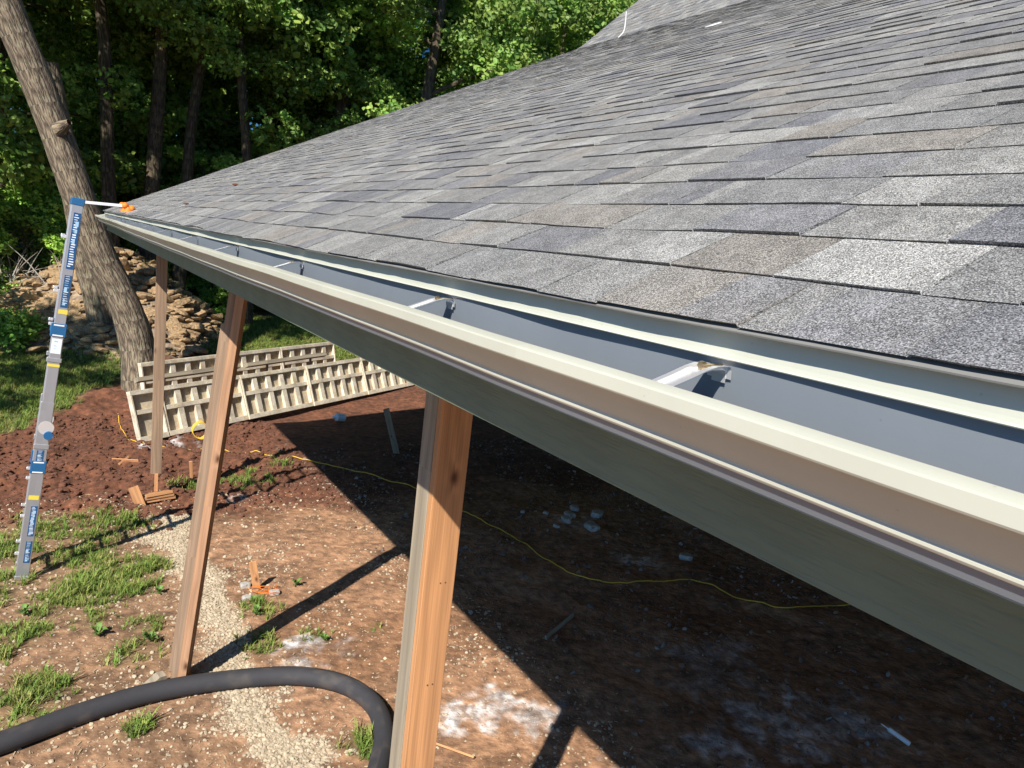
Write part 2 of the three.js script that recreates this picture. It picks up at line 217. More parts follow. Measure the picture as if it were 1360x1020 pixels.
// ------------------------------------------------------------------ the house: roof, shingles, fascia, gutter
const Z0 = -13.6, Z1 = 3.2, E0 = V(0.72, 4.237, 0), CT = Math.cos(Math.atan(0.5)), ST = Math.sin(Math.atan(0.5)), LK = 9.35, EXP = 0.143;
const KX = E0.x + LK * CT, KY = E0.y + LK * ST, C2 = Math.cos(0.75), S2 = Math.sin(0.75), L2 = 4.2;
const house = thing('house', 'house with grey shingled roof, almond gutter and sage green fascia board', 'house', [6, 0, -5]);
{
  const inset = 0.006, ex = 0.812, pts = [[ex, 3.98], [ex, E0.y + (ex - E0.x) * 0.5 - inset], [KX, KY - inset], [KX + L2 * C2, KY + L2 * S2 - inset], [KX + L2 * C2 * 2 + 9, KY + 0.4], [KX + L2 * C2 * 2 + 9, 3.98]];
  const sh = new THREE.Shape(pts.map(([x, y]) => new THREE.Vector2(x, y)));
  const g = new THREE.ExtrudeGeometry(sh, { depth: Z1 - Z0 - 0.06, bevelEnabled: false }); g.translate(0, 0, Z0 + 0.03);
  const roof = part(house, 'roof', boxUV(g), M.deck);
  // shingles: every tab a slab with its own edge, butt thickness and colour zones
  const pal = [[0.51, 0.51, 0.485], [0.64, 0.64, 0.60], [0.45, 0.455, 0.445], [0.415, 0.42, 0.43], [0.355, 0.365, 0.39], [0.53, 0.50, 0.445], [0.69, 0.69, 0.655], [0.485, 0.485, 0.465]], wts = [0.2, 0.17, 0.17, 0.12, 0.08, 0.12, 0.05, 0.09];
  const r = rng(99), pick = () => { let q = r(), k = 0; while (k < wts.length - 1 && q > wts[k]) q -= wts[k++]; return pal[k]; };
  const P = (s, n) => s <= LK ? [E0.x + s * CT - n * ST, E0.y + s * ST + n * CT] : [KX + (s - LK) * C2 - n * S2, KY + (s - LK) * S2 + n * C2];
  const wave = (z, c, k) => (vnoise(z * 2.3, c * 3.1, 300 + k) - 0.5);
  const tabs = []; const nC = Math.floor((LK + L2) / EXP);
  for (let c = 0; c < nC; c++) {
    let z = Z0 - 0.01 + 0.0 * r(), tooth = r() < 0.5; const run = r() * 0.5;
    while (z < Z1) {
      let w = tooth ? rr(0.13, 0.36, r) : rr(0.09, 0.26, r); if (z + w > Z1) w = Z1 - z;
      const seam = r() < 0.75, gap = seam ? 0.0013 : 0.0002, near = c < 16 && z > -6;
      const za = z + gap, zb = z + w - gap, seg = near ? Math.max(2, Math.ceil(w / 0.06)) : 2;
      const s0 = c * EXP + (r() - 0.5) * 0.003, s1 = (c + 1) * EXP + 0.035, hb = (tooth ? 0.0064 : 0.0036) + (r() - 0.5) * 0.002 + 0.003 * Math.max(0, wave(z, c, 9)), tilt = (r() - 0.5) * 0.003;
      const a = pick(), b = pick(), split = r() < 0.5 ? Math.max(1, Math.floor(seg * rr(0.3, 0.75, r))) : seg, dm = 0.92 + 0.16 * r();
      const pos = [], col = [], uv = [], idx = [], ou = r() * 7, ov = r() * 7; let nv = 0;
      const quad = (A, B, C, D, colr, uvs) => { pos.push(...A, ...B, ...C, ...D); for (let q = 0; q < 4; q++) col.push(...(Array.isArray(colr[0]) ? colr[q] : colr)); uv.push(...uvs); idx.push(nv, nv + 1, nv + 2, nv, nv + 2, nv + 3); nv += 4; };
      const edge = (zz) => { const t = (zz - za) / (zb - za || 1), w1 = wave(zz, c, 1); return { s: s0 + w1 * 0.017 + (vnoise(zz * 60, c, 5) - 0.5) * 0.002, h: hb + tilt * (t - 0.5) + w1 * 0.006 + (vnoise(zz * 9, c * 7, 8) - 0.5) * 0.0016 }; };
      const pt = (s, h, zz) => { const q = P(s, h); return [q[0], q[1], zz]; };
      const edgeCol = a, und = c === 0 ? 0.0015 : -0.001;
      for (let k = 0; k < seg; k++) {
        const p = za + (zb - za) * k / seg, q = za + (zb - za) * (k + 1) / seg, e0 = edge(p), e1 = edge(q), mixc = (zz, up) => { const nz = vnoise(zz * 9, c * 5 + up, 61), m2 = clamp((k < split ? 0 : 1) * 0.85 + (nz - 0.5) * 0.7), d2 = dm * (0.9 + 0.2 * vnoise(zz * 14 + up * 3, c * 3, 62)); return a.map((v, qq) => (v + (b[qq] - v) * m2) * d2); }, cc = [mixc(p, 0), mixc(q, 0), mixc(q, 1), mixc(p, 1)];
        const sm = s0 + (s1 - s0) * 0.45;
        quad(pt(e0.s, e0.h, p), pt(e1.s, e1.h, q), pt(s1, 0.0006, q), pt(s1, 0.0006, p), cc, [p * 2.5 + ou, s0 * 2.5 + ov, q * 2.5 + ou, s0 * 2.5 + ov, q * 2.5 + ou, s1 * 2.5 + ov, p * 2.5 + ou, s1 * 2.5 + ov]);
        quad(pt(e0.s + 0.0055, und, p), pt(e1.s + 0.0055, und, q), pt(e1.s, e1.h, q), pt(e0.s, e0.h, p), edgeCol, [p * 2.5, 0, q * 2.5, 0, q * 2.5, 0.02, p * 2.5, 0.02]);
      }
      for (const [zz] of [[za], [zb]]) { const e = edge(zz); quad(pt(e.s, e.h, zz), pt(s1, 0.0006, zz), pt(s1, -0.003, zz), pt(e.s + 0.001, und, zz), edgeCol, [0, 0, 0.3, 0, 0.3, 0.02, 0, 0.02]); }
      const g = new THREE.BufferGeometry(); g.setAttribute('position', new THREE.Float32BufferAttribute(pos, 3)); g.setAttribute('color', new THREE.Float32BufferAttribute(col, 3)); g.setAttribute('uv', new THREE.Float32BufferAttribute(uv, 2)); g.setIndex(idx); g.computeVertexNormals();
      const m = pt(s0 + 0.07, 0, z + w / 2), cv = V(...m).applyMatrix4(new THREE.Matrix4().compose(camera.position, camera.quaternion, V(1, 1, 1)).invert()), dist = Math.hypot(m[0], m[1] - 4.3, m[2]);
      const nd = Math.abs((-ST * m[0] + CT * (m[1] - 4.3))) / dist;
      const inView = cv.z < -0.05 && Math.abs(cv.x / cv.z) < 0.72 && Math.abs(cv.y / cv.z) < 0.54;
      tabs.push({ g, size: inView ? w * EXP * nd / (dist * dist) : 0 });
      z += w; tooth = !tooth;
    }
  }
  tabs.sort((p, q) => q.size - p.size);
  for (const t of tabs.slice(0, 300)) part(roof, 'shingle', t.g, M.shingle);
  const rest = part(roof, 'remaining_shingles', mergeGeometries(tabs.slice(300).map((t) => t.g)), M.shingle); rest.userData.kind = 'stuff';
  console.log('shingles', tabs.length);
  // first-course starter strip peeking out below the tabs
  part(roof, 'starter_strip', profileZ([[0.7235, 4.2338], [0.7185, 4.2322], [0.7178, 4.2342], [0.76, 4.2555]], Z0, Z1, 340, (q, z) => { const w = wave(z, 0, 1) * 0.005 + (vnoise(z * 40, 3, 7) - 0.5) * 0.002; return [w * 0.9, w * 0.45 - 0.0004]; }), M.starter);
  // drip edge: small hemmed kick at the bottom
  part(house, 'drip_edge', profileZ([[0.80, 4.2682], [0.742, 4.239], [0.7395, 4.203], [0.7385, 4.198], [0.737, 4.1955], [0.738, 4.1942], [0.7397, 4.198]], Z0 + 0.01, Z1, 120, (q, z) => { const w = (vnoise(z * 1.1, 5, 41) - 0.5) * 0.004; return [q[1] < 4.21 ? w : 0, 0]; }), M.drip);
  // fascia with wood grain, rake board, soffit and the wall far under the roof
  const fb = box(0.775, 0.813, 3.9515, 4.225, Z0 + 0.02, Z1); { const p = fb.attributes.position, u = fb.attributes.uv; for (let i = 0; i < p.count; i++) u.setXY(i, p.getZ(i) * 2.6, p.getY(i) * 4.6 + p.getX(i)); }
  part(house, 'fascia_board', fb, M.sage);
  const rk = new THREE.Shape([[0.75, 4.0], [0.75, 4.228], [KX, KY - 0.03], [KX, KY - 0.26], [0.9, 4.0]].map(([x, y]) => new THREE.Vector2(x, y)));
  const rg = new THREE.ExtrudeGeometry(rk, { depth: 0.03, bevelEnabled: false }); rg.translate(0, 0, Z0 - 0.004); part(house, 'rake_board', boxUV(rg), M.sage);
  part(house, 'soffit', box(0.8135, 13, 3.958, 3.976, Z0 + 0.05, Z1 - 0.05), M.sage);
  part(house, 'beam', box(1.36, 1.52, 3.72, 3.957, Z0 + 0.06, Z1 - 0.06), M.sage);
  part(house, 'wall', box(11.4, 11.6, -0.1, 3.957, Z0 + 0.2, Z1 - 0.1), M.sage);
  // gutter
  const GZ0 = Z0 - 0.03, HZ = [-0.699, -1.489, -2.648, -3.721, -4.838, -5.981, -7.113, -8.2, -9.3, -10.4, -11.5, -12.5, 0.45, 1.5];
  const pull = (z) => { let m = 9; for (const h of HZ) m = Math.min(m, Math.abs(z - h)); return sstep(0.02, 0.45, m); };
  const bow = (z) => { let m = 9; for (const h of HZ) if (h > z - 1e-6) m = Math.min(m, h - z); return clamp(1 - m / 0.55) * 0.4 + 0.55 * pull(z) * (0.5 + vnoise(z * 1.3, 2, 12)) - 0.35; };
  const sag = (z) => 0.006 * (vnoise(z * 0.5, 2, 88) - 0.5) + 0.0015 * pull(z);
  const outer = [[0.6415, 4.1622], [0.6385, 4.1642], [0.6195, 4.1610], [0.6172, 4.1598], [0.6160, 4.1575], [0.6155, 4.1415], [0.6168, 4.1392], [0.630, 4.1380], [0.634, 4.133], [0.6415, 4.1195], [0.650, 4.1085], [0.6578, 4.0980], [0.6584, 4.0950], [0.6572, 4.0925], [0.6572, 4.0895], [0.6590, 4.0868], [0.6665, 4.0835], [0.6715, 4.078], [0.6742, 4.0715], [0.6745, 4.0690], [0.6735, 4.0678], [0.767, 4.0672]];
  const gw = (q, z) => [q[0] < 0.70 ? (vnoise(z * 0.8, 1, 71) - 0.5) * 0.003 : 0, -sag(z)];
  const gg = profileZ(outer, GZ0, Z1, 140, gw); const gsm = toCreasedNormals(gg, 0.42); const gutter = part(house, 'gutter', gsm, M.almond);
  const inner = [[0.6405, 4.1615], [0.640, 4.1545], [0.6235, 4.1525], [0.621, 4.142], [0.632, 4.1385], [0.6530, 4.109], [0.6705, 4.0705], [0.757, 4.0700], [0.754, 4.13], [0.7465, 4.196]];
  part(gutter, 'gutter_lining', profileZ(inner, GZ0 + 0.002, Z1, 260, (q, z) => q[0] > 0.72 ? [0.014 * bow(z) * sstep(4.08, 4.14, q[1]), 0] : gw(q, z)), M.greyWashCoat);
  const ec = new THREE.Shape([...outer.slice(3), [0.767, 4.195], [0.66, 4.163]].map(([x, y]) => new THREE.Vector2(x, y)));
  const eg = new THREE.ExtrudeGeometry(ec, { depth: 0.003, bevelEnabled: false }); eg.translate(0, 0, GZ0 - 0.004); part(gutter, 'end_cap', boxUV(eg), M.almond);
  // hangers: channelled strap hooked under the lip, screwed through the back
  for (const hz of HZ) {
    const prof = [[0.627, 4.1525], [0.640, 4.1545], [0.672, 4.166], [0.700, 4.1770], [0.716, 4.1815], [0.735, 4.182], [0.738, 4.1810], [0.7405, 4.177], [0.7415, 4.165]];
    const gs = []; const jz = (hash2(Math.round(hz * 100), 3) - 0.5) * 0.01;
    for (const [o0, o1, dy] of [[-0.022, -0.013, 0.005], [-0.013, 0.011, 0], [0.011, 0.02, 0.006]]) gs.push(profileZ(prof.map(([x, y]) => [x, y + dy - 0.001]), hz + o0, hz + o1, 1));
    for (const [zz, h] of [[-0.013, 0.005], [0.011, 0.006]]) { const sh2 = new THREE.Shape([...prof.map(([x, y]) => new THREE.Vector2(x, y - 0.001)), ...prof.slice().reverse().map(([x, y]) => new THREE.Vector2(x, y + h - 0.001))]); const q = new THREE.ShapeGeometry(sh2); q.translate(0, 0, hz + zz); gs.push(q); }
    const clean = gs.map((q) => { const n = q.index ? q.toNonIndexed() : q; for (const k of Object.keys(n.attributes)) if (!['position', 'normal', 'uv'].includes(k)) n.deleteAttribute(k); return n; });
    const hg = mergeGeometries(clean); hg.rotateY(0); const hm = part(gutter, 'hanger', hg, M.aluminium);
    const sc = new THREE.CylinderGeometry(0.0028, 0.0028, 0.05, 8); sc.rotateZ(Math.PI / 2); sc.translate(0.733, 4.1845, hz - 0.001);
    const hd = new THREE.CylinderGeometry(0.0058, 0.0064, 0.006, 6); hd.rotateZ(Math.PI / 2); hd.translate(0.709, 4.1845, hz - 0.001);
    part(gutter, 'screw', mergeGeometries([sc, hd]), M.brass);
  }
}
console.log('house');

// ------------------------------------------------------------------ temporary posts
{
  const g = 'temporary timber posts holding up the eave', Y = 3.718;
  const p1 = thing('timber_post', 'orange-brown timber post with pale old side, foot out beside the black pipe bend', 'post', [1.41, 0, -2.86], g);
  part(p1, 'front_board', beam(V(1.425, -0.03, -2.800), V(1.463, Y, -2.795), 0.150, 0.038, 0.1, 0, 0.003), M.newWood);
  part(p1, 'side_board', beam(V(1.368, -0.03, -2.878), V(1.402, Y, -2.872), 0.038, 0.115, 0.7, 0, 0.003), M.greyWood);
  part(p1, 'back_board', beam(V(1.44, -0.03, -2.878), V(1.474, Y, -2.872), 0.095, 0.112, 1.3, 0, 0.003), M.oldWood);
  for (const [y, dx] of [[2.86, 0.02], [2.38, 0.01], [1.92, 0.0]]) for (const k of [-0.012, 0.012]) { const s = new THREE.CylinderGeometry(0.004, 0.004, 0.004, 8); s.rotateX(Math.PI / 2); s.translate(1.453 + (y - 2.9) * 0.01 + dx + k, y, -2.778); part(p1, 'screw', s, M.dryLeaf); }
  const p2 = thing('timber_post', 'weathered double-board timber post standing on wedges behind the black pipe', 'post', [1.12, 0, -7.05], g);
  const b2 = V(1.08, 0.09, -7.05), t2 = V(1.43, Y, -6.98);
  const dir = t2.clone().sub(b2), tw2 = -0.5, at2 = (t, ox, oz) => b2.clone().addScaledVector(dir, t).add(V(ox, 0, oz).applyAxisAngle(UP, tw2));
  part(p2, 'front_board', beam(at2(0, 0.032, 0.006), at2(1, 0.032, 0.006), 0.075, 0.12, 0.2, tw2), M.warmWood);
  part(p2, 'side_board', beam(at2(-0.005, -0.041, -0.012), at2(1, -0.041, -0.012), 0.065, 0.125, 0.9, tw2), M.oldWood);
  part(p2, 'short_brace', beam(at2(0.01, -0.090, -0.03), at2(0.915, -0.090, -0.03), 0.04, 0.10, 0.5, tw2), M.oldWood);
  part(p2, 'foot_block', beam(V(1.03, 0.0, -7.06), V(1.17, 0.0, -7.04), 0.17, 0.12, 0.4), M.newWood);
  const p3 = thing('timber_post', 'slim brown timber post with short stub foot on stacked offcuts', 'post', [1.40, 0, -12.15], g);
  part(p3, 'shaft', beam(V(1.42, 0.42, -12.25), V(1.42, Y, -12.3), 0.145, 0.09, 0.3), M.oldWood);
  part(p3, 'stub', beam(V(1.42, 0.15, -12.2), V(1.42, 0.43, -12.2), 0.05, 0.04, 0.8), M.newWood);
  const gb = 'offcuts stacked under the slim post';
  for (let k = 0; k < 3; k++) top('wood_block', beam(V(1.20 + k * 0.02, 0.035 + k * 0.047, -12.12 + k * 0.02), V(1.66 - k * 0.02, 0.05 + k * 0.047, -12.22 + k * 0.02), 0.045, 0.27 - k * 0.03, k), M.newWood, ['lowest pine offcut of the pile under the slim post', 'middle pine offcut of the pile under the slim post', 'topmost pine offcut of the pile under the slim post'][k], 'wood block', gb);
  top('wood_block', beam(V(1.20, 0.0, -11.95), V(1.09, 0.30, -12.02), 0.14, 0.04, 0.2), M.newWood, 'pine offcut tipped on edge against the offcut pile', 'wood block', gb);
  const w1 = new THREE.ExtrudeGeometry(new THREE.Shape([V(0, 0, 0), V(0.26, 0, 0), V(0.26, 0.13, 0), V(0.2, 0.13, 0)].map((p) => new THREE.Vector2(p.x, p.y))), { depth: 0.1, bevelEnabled: false }); w1.rotateY(0.25); w1.translate(0.68, 0, -7.05);
  top('wood_wedge', boxUV(w1), M.greyWood, 'pale wooden wedge lying beside the foot of the weathered post', 'wedge');
}

// ------------------------------------------------------------------ ladder
{
  const lad = thing('ladder', 'aluminium multi-position ladder with blue stickers and roof standoff', 'ladder', [-0.24, 0, -10.05]);
  const lean = Math.atan2(0.52, 4.36), W = 0.42, q = new THREE.Quaternion().setFromAxisAngle(V(0, 0, 1), -lean);
  const add = (parent, name, geo, mat) => { geo.applyQuaternion(q); return local(parent, name, geo, mat); };
  const rb = (w, h, d, x, y, z, r = 0.008) => { const g = new RoundedBoxGeometry(w, h, d, 2, Math.min(r, w / 2.1, h / 2.1, d / 2.1)); g.translate(x, y, z); return boxUV(g); };
  const stick = (seed, c1, bars) => { const cv = document.createElement('canvas'); cv.width = 64; cv.height = 256; const x = cv.getContext('2d'); x.fillStyle = c1; x.fillRect(0, 0, 64, 256); const r = rng(seed); x.fillStyle = '#e8eef2'; for (let k = 0; k < bars; k++) { const y = 8 + k * (244 / bars); x.fillRect(8 + r() * 6, y, 26 + r() * 20, 2 + r() * 5); } x.fillStyle = '#9fc4dc'; for (let k = 0; k < 3; k++) x.fillRect(10 + r() * 20, r() * 220, 14 + r() * 16, 10 + r() * 22); const t = new THREE.CanvasTexture(cv); t.colorSpace = THREE.SRGBColorSpace; return std({ map: t, roughness: 0.45 }); };
  const sA = stick(3, '#1d4f80', 22), sB = stick(8, '#214f78', 14), sC = stick(12, '#dfe6e8', 10);
  for (const s of [1, -1]) {
    const z = s * W / 2, out = z + s * 0.020;
    const low = add(lad, 'lower_rail', rb(0.135, 2.1, 0.036, 0, 1.05, z), M.rail);
    const up = add(lad, 'upper_rail', rb(0.115, 2.34, 0.034, 0.004, 3.20, z), M.rail);
    add(lad, 'top_cap', rb(0.128, 0.08, 0.046, 0.004, 4.35, z), M.blue);
    add(lad, 'foot', rb(0.15, 0.05, 0.05, 0, 0.012, z), M.rail);
    for (const y of [2.92, 1.34]) { const b = add(lad, 'bracket', rb(0.155, 0.15, 0.052, 0, y, z), M.blue); add(b, 'rivet_plate', rb(0.11, 0.022, 0.056, 0, y + 0.055, z), M.whitePl); add(b, 'rivet_plate', rb(0.11, 0.022, 0.056, 0, y - 0.06, z), M.whitePl); }
    add(lad, 'collar', rb(0.15, 0.05, 0.05, 0, 2.58, z), M.rail); add(lad, 'collar', rb(0.155, 0.06, 0.05, 0, 1.58, z), M.rail);
    const flat = (w, h, x, y) => { const g = new THREE.BoxGeometry(w, h, 0.002); g.translate(x, y, out); return g; };
    add(up, 'sticker', flat(0.07, 0.62, 0.016, 3.92), sA); add(up, 'sticker', flat(0.07, 0.36, 0.016, 3.36), sB); add(up, 'sticker', flat(0.09, 0.05, 0.015, 3.13), M.yellow);
    add(low, 'sticker', flat(0.10, 0.17, 0.0, 2.74), sC); add(low, 'sticker', flat(0.12, 0.03, 0, 2.52), M.yellow); add(low, 'sticker', flat(0.07, 0.14, 0, 1.47), sB); add(low, 'sticker', flat(0.062, 0.26, 0.02, 0.33), sB); add(low, 'sticker', flat(0.1, 0.05, 0, 0.98), M.yellow); add(low, 'sticker', flat(0.062, 0.36, 0.02, 0.70), sA);
    const kn = new THREE.CylinderGeometry(0.046, 0.046, 0.05, 20); kn.rotateX(Math.PI / 2); kn.translate(0.05, 1.72, z + s * 0.03); add(lad, 'hinge_knob', kn, M.blue);
    const hp = new THREE.CylinderGeometry(0.078, 0.078, 0.044, 24); hp.rotateX(Math.PI / 2); hp.translate(0.02, 1.80, z); add(lad, 'hinge_plate', hp, M.aluminium);
    for (const y of [3.95, 3.35, 2.98, 0.3, 0.75, 1.2]) add(lad, 'rung_lock', rb(0.05, 0.035, 0.04, -0.08, y, z * 0.9), M.aluminium);
    const a = V(0.06, 4.36, z), b = V(0.46, 4.415, z); const arm = beam(a, b, 0.032, 0.032); add(lad, 'standoff_arm', arm, M.whitePl);
    const tip = new THREE.SphereGeometry(0.046, 16, 12); tip.scale(0.8, 0.8, 1); const tip2 = tip.clone(); tip.translate(0.46, 4.42, z); tip2.translate(0.53, 4.40, z); const tip3 = new THREE.CylinderGeometry(0.04, 0.05, 0.06, 16); tip3.translate(0.5, 4.38, z); add(lad, 'rubber_tip', mergeGeometries([tip, tip2, tip3]), M.orange);
  }
  for (let k = 0; k < 14; k++) { const r = new RoundedBoxGeometry(0.04, 0.032, W - 0.03, 2, 0.012); r.translate(k < 7 ? -0.02 : 0.01, 0.28 + k * 0.30, 0); add(lad, 'rung', r, M.rail); }
}

// ------------------------------------------------------------------ concrete form panels
{
  const A = V(1.45, 0, -15.44), B = V(8.73, 0.28, -19.56), dir = B.clone().sub(A).setY(0).normalize();
  function panel(L, cols, seed) {
    const g = new THREE.Group(), H = 0.98, r = rng(seed);
    const b = (name, x0, x1, y0, y1, z0, z1, mat) => { const q = new RoundedBoxGeometry(x1 - x0, y1 - y0, z1 - z0, 1, 0.006); q.translate((x0 + x1) / 2, (y0 + y1) / 2, (z0 + z1) / 2); boxUV(q, 1, r() * 3); local(g, name, q, mat); };
    b('face_sheet', 0.02, L - 0.02, 0.02, H - 0.02, -0.025, -0.004, M.formFace);
    b('bottom_rail', 0, L, 0, 0.10, -0.02, 0.10, M.form); b('top_rail', 0, L, H - 0.085, H, -0.02, 0.09, M.form); b('middle_rail', 0.03, L - 0.03, H * 0.53, H * 0.53 + 0.09, -0.005, 0.075, M.form);
    b('end_rail', 0, 0.035, 0.101, H - 0.086, -0.018, 0.094, M.form); b('end_rail', L - 0.035, L, 0.101, H - 0.086, -0.018, 0.094, M.form);
    for (let k = 1; k < cols; k++) { const x = L * k / cols; b('rib', x - 0.065, x + 0.065, 0.101, H * 0.53 - 0.001, -0.006, 0.068, M.form); b('rib', x - 0.065, x + 0.065, H * 0.53 + 0.091, H - 0.086, -0.006, 0.068, M.form); }
    return g;
  }
  const big = panel(1.95, 5, 3), mid = panel(1.95, 5, 13), small = panel(0.62, 1, 5); let s = 0, k = 0; const yaw = Math.atan2(-dir.z, dir.x);
  const put = (src, s, off, tilt, label, group) => { const o = src.clone(); o.name = numbered('concrete_form_panel'); const p = A.clone().addScaledVector(dir, s).add(V(0.49, 0, 0.87).multiplyScalar(-off)); p.y = (off > 1 ? 0.12 : 0.02) + 0.032 * s; o.position.copy(p); o.rotation.set(-tilt, yaw, 0.032, 'YXZ'); o.userData = { label, category: 'form panel', group }; scene.add(o); };
  const gF = 'front row of concrete form panels', gB = 'rear row of concrete form panels';
  put(small, 0, -0.02, 0.34, 'short two-cell pale form panel at the end of the front row', gF);
  for (let i = 0; i < 4; i++) put(i % 2 ? mid : big, 0.64 + i * 1.95, 0, 0.34 + 0.01 * (i % 2), ['ten-cell form panel next to the short end panel', 'second ten-cell form panel along from the short end panel', 'third ten-cell form panel along from the short end panel', 'fourth ten-cell form panel along, running under the eave'][i], gF);
  for (let i = 0; i < 3; i++) put(i % 2 ? big : mid, 1.35 + i * 1.96, 1.75, 0.2, ['form panel of the rear row nearest the leaning tree', 'form panel in the middle of the rear row', 'form panel of the rear row nearest the soil heap'][i], gB);
  for (let i = 0; i < 2; i++) { const p = A.clone().addScaledVector(dir, 0.8 + i * 2.75).add(V(0.49, 0, 0.87).multiplyScalar(-1.25 + 0.05 * i)), q = p.clone().addScaledVector(dir, 2.6); p.y = 0.92 + i * 0.11; q.y = 1.02 + i * 0.11; top('plank', beam(p, q, 0.09, 0.13, i), M.greyWood, i ? 'long pale plank lying over the form rows toward the house' : 'long pale plank lying over the form rows near the leaning tree', 'plank', 'planks on the form panels');
    for (const t of [0.25, 0.8]) { const c = p.clone().lerp(q, t); const g = beam(V(c.x, terrain(c.x, c.z) - 0.02, c.z), V(c.x, c.y - 0.04, c.z), 0.05, 0.05); top('plank_prop', g, M.greyWood, 'short prop post under a plank between the form rows', 'prop', 'props under the planks'); } }
}

// ------------------------------------------------------------------ pipe, cord, stakes and loose things
{
  const pp = [[-2.2, -5.9], [-1.2, -6.25], [-0.30, -6.54], [0.22, -6.73], [0.81, -6.86], [1.45, -6.84], [2.10, -6.66], [2.45, -6.37], [2.58, -5.98], [2.52, -5.57], [2.35, -5.22], [2.12, -4.84], [1.85, -4.3], [1.7, -3.6]].map(([x, z]) => V(x, 0.085 + terrain(x, z), z));
  top('drain_pipe', tube(pp, 0.088, 160, 20), M.pipe, 'thick matt black flexible pipe curving over the dirt', 'pipe');
  const cp = [[1.25, -17.6], [1.30, -16.4], [1.37, -15.45], [1.85, -15.0], [2.40, -14.94], [2.90, -14.70], [3.89, -14.14], [4.65, -13.32], [5.52, -11.99], [5.92, -10.56], [6.17, -9.08], [6.22, -7.96], [6.49, -7.63], [7.13, -7.43], [7.84, -7.29], [8.03, -6.90], [8.1, -6.62], [8.43, -6.19], [8.9, -6.11], [10, -5.8]].map(([x, z]) => V(x, 0.022 + terrain(x, z), z));
  const coil = []; for (let k = 0; k <= 50; k++) { const a = k / 50 * Math.PI * 8; coil.push(V(2.55 + 0.13 * Math.cos(a), 0.22 + 0.16 * Math.sin(a) + 0.02 * Math.sin(k), -15.62 + 0.004 * k)); }
  const cg = mergeGeometries([(() => { const cc = new THREE.CatmullRomCurve3(cp), pp2 = cc.getSpacedPoints(240).map((p) => V(p.x + 0.02 * Math.sin(p.z * 3.1), terrain(p.x + 0.02 * Math.sin(p.z * 3.1), p.z) + 0.016, p.z)); return tube(pp2, 0.009, 700, 6); })(), tube(coil, 0.009, 200, 6)]); top('extension_cord', cg, M.cord, 'yellow extension cord running from the form panels across the dirt', 'cord');
  const gs = 'wooden survey stakes';
  top('stake', beam(V(2.16, 0, -8.76), V(2.10, 0.36, -8.80), 0.09, 0.02, 0.3), M.newWood, 'short wooden stake beside orange twine and pale rubble', 'stake', gs);
  top('stake', beam(V(2.07, 0, -13.14), V(2.04, 0.33, -13.1), 0.05, 0.03, 0.6), M.newWood, 'short wooden stake in red soil behind the weathered post', 'stake', gs);
  top('stake', beam(V(6.11, -0.02, -14.06), V(5.85, 0.92, -14.2), 0.12, 0.035, 0.9), M.greyWood, 'tall greyish plank stake standing in the shade by the form panels', 'stake', gs);
  const jug = new THREE.LatheGeometry([[0, 0], [0.085, 0], [0.09, 0.01], [0.09, 0.2], [0.075, 0.235], [0.03, 0.27], [0.03, 0.31], [0, 0.31]].map(([a, b]) => new THREE.Vector2(a, b)), 20); jug.rotateZ(Math.PI / 2 - 0.15); jug.rotateY(0.3);
  placed('jug', jug, M.whitePl, V(5.9, 0.09 + terrain(5.9, -16.8), -16.8), 'white plastic jug lying in the shade before the form panels', 'jug');
  const tb = new THREE.LatheGeometry([[0, 0], [0.024, 0], [0.024, 0.2], [0.02, 0.215], [0.008, 0.22], [0.004, 0.29], [0, 0.29]].map(([a, b]) => new THREE.Vector2(a, b)), 16); tb.rotateX(-1.2); tb.rotateY(0.55);
  placed('caulk_tube', tb, M.whitePl, V(7.15, 0.03 + terrain(7.15, -3.6), -3.6), 'white sealant tube lying on dark dirt under the eave', 'tube');
  const gl = 'loose sticks on the dirt';
  const st = (x0, z0, x1, z1, w, label, mat) => top('stick', beam(V(x0, terrain(x0, z0) + 0.02, z0), V(x1, terrain(x1, z1) + 0.03, z1), w, 0.02, x0), mat, label, 'stick', gl);
  st(4.88, -6.59, 5.54, -6.97, 0.045, 'grey wooden strip lying in the shade under the eave', M.greyWood);
  st(2.90, -5.36, 3.14, -5.04, 0.04, 'fresh pine shim lying beside the white lime stain', M.newWood);
  st(0.95, -14.2, 1.35, -14.05, 0.05, 'pale wood scrap crossed with another on the red soil', M.newWood);
  st(1.05, -14.02, 1.22, -14.32, 0.04, 'thin pale wood scrap on top of the red soil', M.newWood);
  // orange twine by the stake
  const tw = []; const r = rng(5); for (let k = 0; k < 14; k++) tw.push(V(2.2 + rr(-0.16, 0.2, r), 0.03 + 0.05 * r(), -8.62 + rr(-0.16, 0.14, r))); top('twine', tube(tw, 0.0035, 120, 5), M.orange, 'tangle of orange twine beside the short stake', 'twine');
  // pale rubble in the shade
  const gr = 'pale rubble chunks in the shade', cr = rng(31);
  const where = [[7.55, -9.95], [7.2, -10.15], [7.75, -9.6], [7.35, -9.75], [7.9, -10.3], [7.05, -9.6], [8.33, -7.96], [7.6, -9.4], [8.1, -9.9], [6.9, -10.4]];
  where.forEach(([x, z], i) => { const g = toCreasedNormals(lumpRock(200 + i, 0.8, 1, 0.9), 0.4), s = rr(0.045, 0.12, cr); g.scale(s * rr(0.9, 1.6, cr), s, s); g.rotateY(cr() * 6); placed('rubble_chunk', g, M.chunk, V(x, terrain(x, z) + s * 0.25, z), 'pale rubble chunk on the dark dirt under the roof', 'rubble', gr); });
